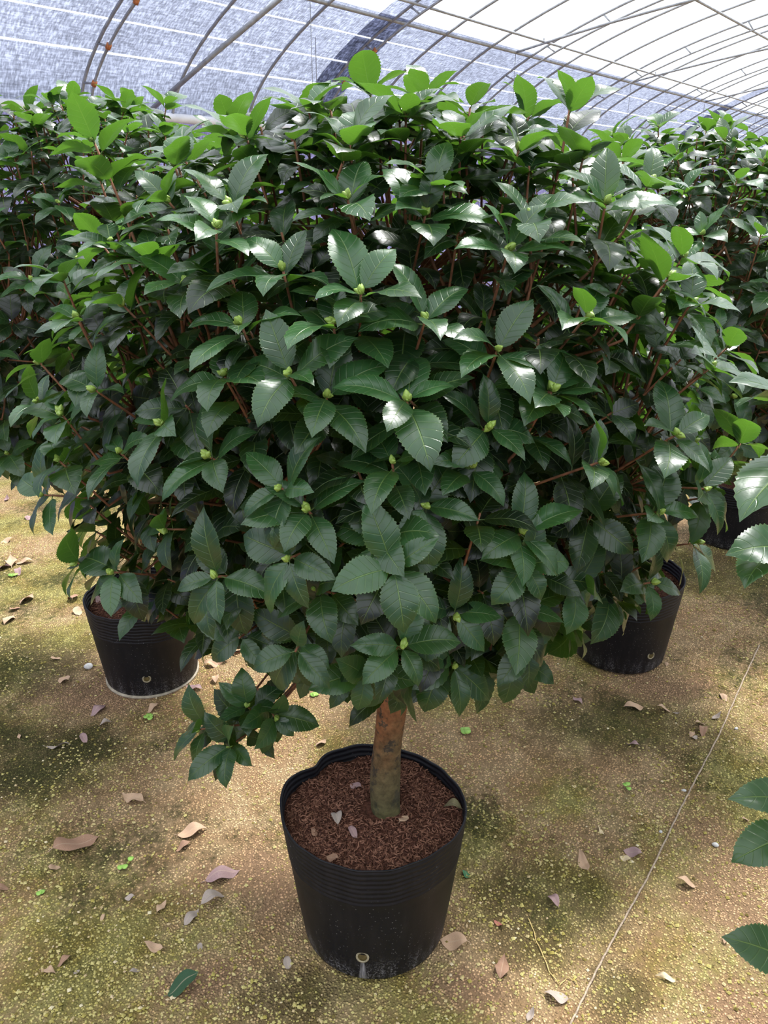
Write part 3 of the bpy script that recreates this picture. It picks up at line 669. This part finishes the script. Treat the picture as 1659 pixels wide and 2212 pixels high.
    if chips:
        th = rg.uniform(0, 2 * np.pi, chips); r_ = np.sqrt(rg.uniform(0.03, 1, chips)) * (np.interp(th, aa, RS, period=2 * np.pi) - 0.006)
        x, y = r_ * np.cos(th), r_ * np.sin(th) * (1 + (ysq - 1) * tS); z = soil_z(x, y) + rg.uniform(0.0, 0.004, chips)
        parts = []
        for i in range(chips):
            L = rg.uniform(0.005, 0.0125) ; aZ = rg.uniform(0, 6.28); el = rg.normal(0, 0.35); w = rg.uniform(0.0009, 0.0017)
            d = np.array([math.cos(aZ) * math.cos(el), math.sin(aZ) * math.cos(el), math.sin(el)]); c0 = np.array([x[i], y[i], z[i]])
            side = np.array([-d[1], d[0], 0]); parts.append(tube(np.stack([c0 - d * L / 2, c0 + side * L * rg.uniform(-0.25, 0.25), c0 + d * L / 2]), [w * 0.6, w, w * 0.6], 4, False))
        V, F = merge(parts); ch = link('bark_fibres', mesh_np('bark_fibres', V, F, False, attrs={'tint': np.repeat(rg.rand(chips), 12)}, mats=M_CHIP), so); ch['kind'] = 'stuff'
    return pot

build_plant(main, 'dense round camellia on a bare trunk in a black pot with dented rim', 'potted camellias', MQ, HQ_ME, 300, 260,
            dict(rt=0.194, rb=0.152, H=0.318, soil=0.288, dents=((2.45, 0.16, 0.020), (2.95, 0.3, -0.006), (0.45, 0.3, 0.006)), wobble=0.004, chips=5200, hole=-0.022, off=(-0.026, 0.0), ysq=0.93, ylean=-0.014))
build_plant(left, 'camellia beside the dead leaf pile, its black pot having a pale foot rim', 'potted camellias', LQ, MQ_ME, 300, 140,
            dict(rt=0.180, rb=0.145, H=0.30, soil=0.262, chips=1500, hole=0.03, foot=True, zdip=0.006, zdir=2.6))
build_plant(right, 'camellia whose black pot stands behind the twine side of the dented pot', 'potted camellias', LQ, MQ_ME, 300, 140,
            dict(rt=0.186, rb=0.150, H=0.31, soil=0.27, chips=1200, hole=0.06))
build_plant(far, 'farthest camellia in the row, in a wide low black pot', 'potted camellias', LQ, MQ_ME, 300, 100,
            dict(rt=0.20, rb=0.175, H=0.30, soil=0.26, chips=500, hole=0.06))
build_plant(edge, 'camellia with only a few serrated leaf tips reaching over the twine', 'potted camellias', LQ, HQ_ME, 60, 30,
            dict(rt=0.19, rb=0.155, H=0.31, soil=0.27, chips=200))

# ------------------------------------------------------------------ ground crumbs (uncountable)
rg = np.random.RandomState(5); NC = 60000
oct_V = np.array([[1, 0, 0], [-1, 0, 0], [0, 1, 0], [0, -1, 0], [0, 0, 1], [0, 0, -0.5]], float)
oct_F = np.array([[0, 2, 4], [2, 1, 4], [1, 3, 4], [3, 0, 4], [2, 0, 5], [1, 2, 5], [3, 1, 5], [0, 3, 5]])
yy = 0.70 + 2.6 * rg.rand(NC) ** 1.5; xx = rg.uniform(-1, 1, NC) * (0.62 * yy + 0.35)
cl = np.sin(xx * 7.1 + 1.3 * np.sin(yy * 5)) + np.sin(yy * 8.3 + 1.7 * np.sin(xx * 4)) + 0.7 * np.sin(xx * 19 + yy * 17)
kp = rg.rand(NC) < np.clip(0.62 + 0.28 * cl, 0.12, 1)
for po in (MAIN, (-0.775, 2.24), (0.82, 2.37)): kp &= (xx - po[0] + 0.012) ** 2 + (yy - po[1] + 0.005) ** 2 > 0.15 ** 2
xx, yy = xx[kp], yy[kp]; NC = len(xx)
sz = rg.gamma(3.0, 0.0007, NC) + 0.0008; sz = np.clip(sz, 0.0008, 0.006); az = rg.uniform(0, 6.28, NC)
Vc = oct_V[None] * np.stack([sz, sz * rg.uniform(0.6, 1, NC), sz * rg.uniform(0.5, 0.9, NC)], -1)[:, None, :]
ca, sa = np.cos(az)[:, None], np.sin(az)[:, None]
Vc = np.stack([Vc[..., 0] * ca - Vc[..., 1] * sa + xx[:, None], Vc[..., 0] * sa + Vc[..., 1] * ca + yy[:, None], Vc[..., 2] + (sz * 0.3)[:, None]], -1)
Fc = (oct_F[None] + (np.arange(NC) * 6)[:, None, None]).reshape(-1, 3)
cr = link('soil_crumbs', mesh_np('soil_crumbs', Vc.reshape(-1, 3), Fc, False, attrs={'tint': np.repeat(np.clip(rg.normal(0.5, 0.22, NC), 0, 1), 6)}, mats=M_CRUMB))
cr['kind'] = 'stuff'; tag(cr, 'yellowish moss and soil crumbs strewn over the ground', 'soil crumbs')

# ------------------------------------------------------------------ fallen leaves
DESC = {}
def dead_shape(seed, slim=1.0):
    r_ = np.random.RandomState(seed)
    W_, fo, cu, tw_ = r_.uniform(0.85, 1.15), r_.uniform(-0.5, 0.6), r_.uniform(-0.7, 0.9), r_.uniform(-0.9, 0.9)
    DESC[seed] = 'twisted' if abs(tw_) > 0.6 else ('cupped' if fo > 0.25 else ('tented' if fo < -0.25 else ('curled' if abs(cu) > 0.4 else 'flat')))
    V, F, uv = leaf_shape(nt=16, nx=6, W=0.25 * slim * W_, fold=fo, curl=cu, wave=r_.uniform(0.02, 0.07), twist=tw_, ph=r_.uniform(0, 6), teeth=False)
    V = V.copy(); V[:, 1] -= 0.5; V[:, 2] += 0.10 * np.sin(V[:, 1] * 7 + seed)
    V[:, 2] -= V[:, 2].min(); return mesh_np('fallen_leaf', V, F, uv=uv, mats=M_DEAD)
DEAD = [dead_shape(k) for k in range(9)]; SLIM = [dead_shape(k + 30, 0.5) for k in range(3)]
C_TAN = (0.50, 0.33, 0.22); C_BRN = (0.33, 0.19, 0.125); C_GRY = (0.38, 0.31, 0.27); C_GRN = (0.03, 0.075, 0.035); C_PAL = (0.66, 0.52, 0.33); C_RED = (0.36, 0.13, 0.10); C_MAU = (0.34, 0.22, 0.22)
LAND = [('dented pot', MAIN[0], MAIN[1]), ('pale footed pot', -0.775, 2.24), ('rear pot', 0.82, 2.37)]
CN = {C_TAN: 'tan', C_BRN: 'brown', C_GRY: 'greyish', C_GRN: 'dark green', C_PAL: 'pale straw', C_RED: 'reddish', C_MAU: 'mauve'}
used = {}
def fallen(px, py, w, col, a=None, slim=False, label=None, h=0.0, k=None, z_off=0.0):
    rg_ = np.random.RandomState(int(px * 7 + py)); P = ground(px, py, h); z = np.dot(P - CAM, FWD); ln = max(0.016, w / FPX * z * 1.12)
    kk = k if k is not None else rg_.randint(9)
    o = link('fallen_leaf', (SLIM[rg_.randint(3)] if slim else DEAD[kk]))
    o.location = (P[0], P[1], h + z_off); o.scale = (ln, ln, ln); o.rotation_euler = (0, 0, a if a is not None else rg_.uniform(0, 6.28)); o.color = (*col, 1)
    if label is None:
        nm, lx, ly = min(LAND, key=lambda q: (q[1] - P[0]) ** 2 + (q[2] - P[1]) ** 2); dd = math.hypot(lx - P[0], ly - P[1])
        size = ('small ' if ln < 0.035 else '') + ('narrow' if slim else DESC[kk])
        where = ('right beside the ' if dd < 0.32 else 'on ground nearest the ') + nm
        side = ' near the twine' if (P[0] > 0.25 and nm != 'pale footed pot') else (' on the yellow moss' if P[0] < -0.2 and P[1] < 1.7 else '')
        label = f'{size} {CN[col]} dead leaf {where}{side}'
    tag(o, label, 'leaf', 'fallen leaves on the ground' if h == 0 else 'dry leaves on the potting soil')
    return o
T = R(1)
for args in [(289, 1729, 52, C_TAN, 1.3), (118, 1876, 26, C_TAN), (413, 1800, 62, C_TAN, -1.25), (397, 1831, 38, C_BRN, -0.9), (349, 1961, 30, C_TAN), (413, 1984, 46, C_GRY, -0.5),
             (459, 1949, 54, C_GRY, -1.0), (334, 2049, 42, C_TAN, 1.4), (104, 2101, 38, C_TAN), (139, 2078, 34, C_BRN, -0.7), (291, 2101, 24, C_GRY), (4, 1922, 30, C_BRN), (280, 1940, 22, C_GRY), (621, 2082, 32, C_GRY),
             (432, 2047, 18, C_GRY), (222, 1984, 16, C_TAN), (166, 2101, 16, C_GRY), (1247, 1514, 28, C_MAU), (1370, 1529, 42, C_TAN, 1.5), (1432, 1536, 34, C_TAN), (1462, 1542, 18, C_GRY), (1511, 1567, 28, C_TAN), (1517, 1583, 32, C_BRN),
             (1495, 1587, 24, C_TAN), (1547, 1551, 30, C_GRY), (1368, 1610, 28, C_MAU), (1562, 1507, 30, C_TAN), (1366, 1844, 40, C_MAU, 1.1), (1350, 1856, 24, C_PAL), (1482, 1912, 42, C_TAN, 1.3), (1195, 1950, 38, C_MAU, 0.4),
             (1077, 1999, 28, C_RED), (1084, 2095, 54, C_BRN, -0.3), (1202, 2155, 54, C_GRY, 1.2), (1609, 1773, 20, C_TAN), (1146, 2195, 34, C_GRY, -0.6), (1565, 2033, 22, C_TAN), (980, 2038, 62, C_TAN, 1.3), (693, 1607, 30, C_TAN),
             (58, 1297, 40, C_TAN), (20, 1340, 38, C_TAN), (33, 1317, 26, C_BRN), (159, 1293, 38, C_BRN), (168, 1324, 30, C_TAN), (25, 1218, 46, C_TAN), (52, 1216, 36, C_TAN), (8, 1228, 34, C_MAU), (40, 1238, 30, C_MAU), (121, 1424, 22, C_TAN),
             (139, 1471, 36, C_TAN, 1.0), (212, 1536, 44, C_MAU), (228, 1565, 24, C_GRY), (181, 1597, 32, C_MAU), (42, 1592, 16, C_TAN), (331, 1532, 34, C_TAN, -0.5), (420, 1489, 36, C_MAU, 1.5),
             (457, 1438, 36, C_TAN, 1.4), (477, 1429, 38, C_BRN, 1.7), (466, 1471, 28, C_TAN), (515, 1409, 24, C_TAN), (1240, 1700, 12, C_PAL), (1440, 1435, 18, C_TAN), (1500, 1595, 20, C_GRY), (15, 1080, 22, C_MAU), (60, 1120, 24, C_MAU), (15, 1170, 26, C_TAN), (100, 1060, 20, C_MAU)]:
    fallen(*args[:4], a=args[4] if len(args) > 4 else None)
fallen(166, 1831, 100, C_BRN, a=-0.9, k=4, label='long wavy tan dead leaf standing up on the sunny moss')
fallen(478, 1895, 74, C_MAU, a=-1.2, k=2, label='folded mauve dead leaf on bare soil beside the dented pot')
fallen(397, 2136, 76, C_GRN, a=-1.1, k=1, label='dark green freshly fallen leaf arched over the moss')
fallen(1007, 1890, 26, (0.05, 0.16, 0.07), a=0.5, k=6, label='small round green leaf on dark moss next to the dented pot')
fallen(1260, 1867, 48, C_TAN, a=0.2, k=5, label='broad notched tan dead leaf on moss, casting a dark shadow')
fallen(127, 1615, 54, C_GRY, a=-1.4, slim=True, label='long narrow grey dead leaf on dark moss')
fallen(1298, 1797, 28, C_PAL, a=0.2, slim=True, label='slender upright straw coloured leaf on the mossy ground')
fallen(1439, 2115, 42, C_PAL, a=1.25, slim=True, label='slender straw coloured leaf across the twine from the pot')
fallen(1516, 2180, 22, C_PAL, a=0.1, slim=True, label='tiny straw coloured leaf on the sandy corner')
# look-alikes that share a description but clearly differ in size are told apart by it
same = {}
for o in [o for o in SC.objects if o.name.startswith('fallen_leaf')]: same.setdefault(o['label'], []).append(o)
for lb, L in same.items():
    L.sort(key=lambda o: -o.scale[0])
    if 1 < len(L) <= 3 and all(a_.scale[0] > 1.07 * b_.scale[0] for a_, b_ in zip(L, L[1:])):
        for o, w_ in zip(L, ('larger', 'smaller') if len(L) == 2 else ('largest', 'medium', 'smallest')): o['label'] = w_ + ' ' + lb.replace('small ', '', 1)
# dry leaves lying on the soil in the dented pot
for px, py, w, col, a, lb in ((727, 1772, 44, C_GRY, 0.2, 'rolled grey dead leaf upright on the bark soil'), (768, 1700, 30, C_MAU, 1.0, 'small mauve dead leaf on bark soil behind the rolled one'), (872, 1772, 34, C_TAN, -0.6, 'tan dead leaf on bark soil touching the trunk'),
                              (978, 1748, 42, (0.20, 0.17, 0.09), 1.2, 'olive dead leaf on bark soil against the pot wall'), (762, 1800, 34, C_MAU, 0.6, 'torn mauve dead leaf on bark soil in front of the trunk'), (718, 1855, 30, C_BRN, 1.2, 'brown dead leaf on bark soil at the front rim'), (680, 1800, 26, C_BRN, 0.3, 'dark brown dead leaf on bark soil by the dented rim')):
    fallen(px, py, w, col, a=a, label=lb, h=0.292)
fallen(215, 1300, 30, C_MAU, a=0.8, label='mauve dead leaf on the soil of the pot with the pale foot rim', h=0.268)

# ------------------------------------------------------------------ twine, roots, pebbles, seedlings
tp = np.array([ground(x, y) for x, y in ((1640, 1395), (1603, 1475), (1555, 1585), (1500, 1690), (1468, 1752), (1400, 1895), (1330, 2020), (1285, 2105), (1232, 2215), (1190, 2300))])
tq = np.stack([np.interp(np.linspace(0, 9, 90), np.arange(10), tp[:, i]) for i in range(3)], -1); tq[:, 2] = 0.0035; tq[:, 0] += 0.0008 * np.sin(np.arange(90) * 1.9)
V, F = tube(tq, 0.0023, 6); tag(link('twine', mesh_np('twine', V, F, mats=M_TWINE)), 'thin straight brown twine stretched across the ground', 'twine')
def root_line(pts, r, label):
    q = np.array([ground(x, y) for x, y in pts]); n = len(q); q = np.stack([np.interp(np.linspace(0, n - 1, n * 5), np.arange(n), q[:, i]) for i in range(3)], -1); q[:, 2] = 0.003 + 0.002 * np.sin(np.arange(len(q)))
    V, F = tube(q, r, 5); tag(link('dry_root', mesh_np('dry_root', V, F, mats=M_ROOT)), label, 'root')
root_line(((1140, 1985), (1152, 2010), (1158, 2035), (1175, 2070), (1186, 2100), (1207, 2128)), 0.0012, 'long thin straw coloured root on moss between dented pot and twine')
root_line(((1208, 2132), (1225, 2113), (1240, 2120), (1252, 2135)), 0.0011, 'short bent straw coloured root touching the long one')
root_line(((1495, 1755), (1505, 1768), (1517, 1780)), 0.0012, 'short pale stick on sandy ground right of the twine')
def pebble(px, py, w, label, col=None):
    P = ground(px, py); z = np.dot(P - CAM, FWD); r_ = w / FPX * z / 2; n = 8; t = np.linspace(0, np.pi, n)
    sd = int(px); Vv = []
    rgp = np.random.RandomState(sd); ph = rgp.uniform(0, 6, 3)
    for ti in t:
        for k in range(10):
            f = k / 10 * 6.283; rr = 1 + 0.12 * math.sin(2 * f + ph[0]) + 0.08 * math.sin(3 * f + ph[1] + ti)
            Vv.append([r_ * rr * math.sin(ti) * math.cos(f), r_ * 0.75 * rr * math.sin(ti) * math.sin(f), r_ * 0.55 * math.cos(ti) + r_ * 0.42])
    o = link('pebble', mesh_np('pebble', np.array(Vv), grid_faces(n, 10, True), mats=M_PEBBLE)); o.location = (P[0], P[1], 0.0); tag(o, label, 'stone', 'pebbles on the ground')
pebble(1545, 1827, 15, 'smooth whitish pebble on sandy ground right of the twine')
pebble(192, 1443, 22, 'grey white pebble beside the pale footed pot')
pebble(1477, 1574 + 135, 10, 'tiny grey pebble touching the twine')
pebble(1590, 1575, 9, 'tiny pale pebble beyond the twine')
pebble(1427, 1798, 9, 'tiny dark pebble left of the twine')
def seedling(px, py, leafs, label, w=13):
    P = ground(px, py); z = np.dot(P - CAM, FWD); root = empty('seedling', (P[0], P[1], 0)); tag(root, label, 'seedling', 'seedlings in the moss'); r_ = w / FPX * z / 2
    for dx, dy, hh in leafs:
        c = np.array([dx * 0.001, dy * 0.001, hh * 0.001])
        V, F = tube(np.array([[0, 0, -0.001], c * [0.5, 0.5, 0.7], c]), 0.0006, 4); st = link('stem', mesh_np('stem', V, F, mats=M_SEEDLING), root)
        k = np.arange(12) / 12 * 6.283; ring_ = np.stack([np.cos(k) * r_, np.sin(k) * r_ * 1.05, 0.0012 * np.cos(2 * k)], -1); ring2 = ring_ * 0.97 - [0, 0, 0.0007]
        V = np.vstack([[[0, 0, -0.0008]], ring_, ring2, [[0, 0, -0.0016]]]) + c; j = np.arange(12); jn = (j + 1) % 12
        link('leaflet', mesh_np('leaflet', V, [np.stack([np.zeros(12, int), 1 + j, 1 + jn], -1), np.stack([np.full(12, 25), 13 + jn, 13 + j], -1), np.stack([1 + j, 13 + j, 13 + jn, 1 + jn], -1)], mats=M_SEEDLING), st)
seedling(270, 1875, ((-9, -4, 8), (2, -3, 9), (10, 18, 12)), 'three leaved green seedling on the sunny yellow moss')
seedling(1005, 1582, ((-5, 5, 8), (5, 6, 8), (-4, -6, 8), (6, -6, 9)), 'four leaved bright seedling behind the dented pot', 15)
seedling(1354, 1705, ((-4, 6, 12), (4, 9, 12), (2, -7, 10)), 'pale green seedling on moss left of the twine', 11)
seedling(322, 1552, ((-8, 0, 8), (4, 4, 8), (6, -8, 8), (-2, 9, 8)), 'small seedling in front of the pot with the pale foot rim', 12)
seedling(677, 1503, ((0, 0, 6), (7, 3, 6)), 'tiny two leaved seedling on moss under the crown', 15)
seedling(85, 1932, ((0, 0, 5), (6, 4, 5)), 'faint two leaved seedling on the brightest moss', 12)
seedling(28, 1245, ((0, 0, 7), (9, 4, 8), (-9, 3, 7)), 'seedling by the dead leaf pile', 12)
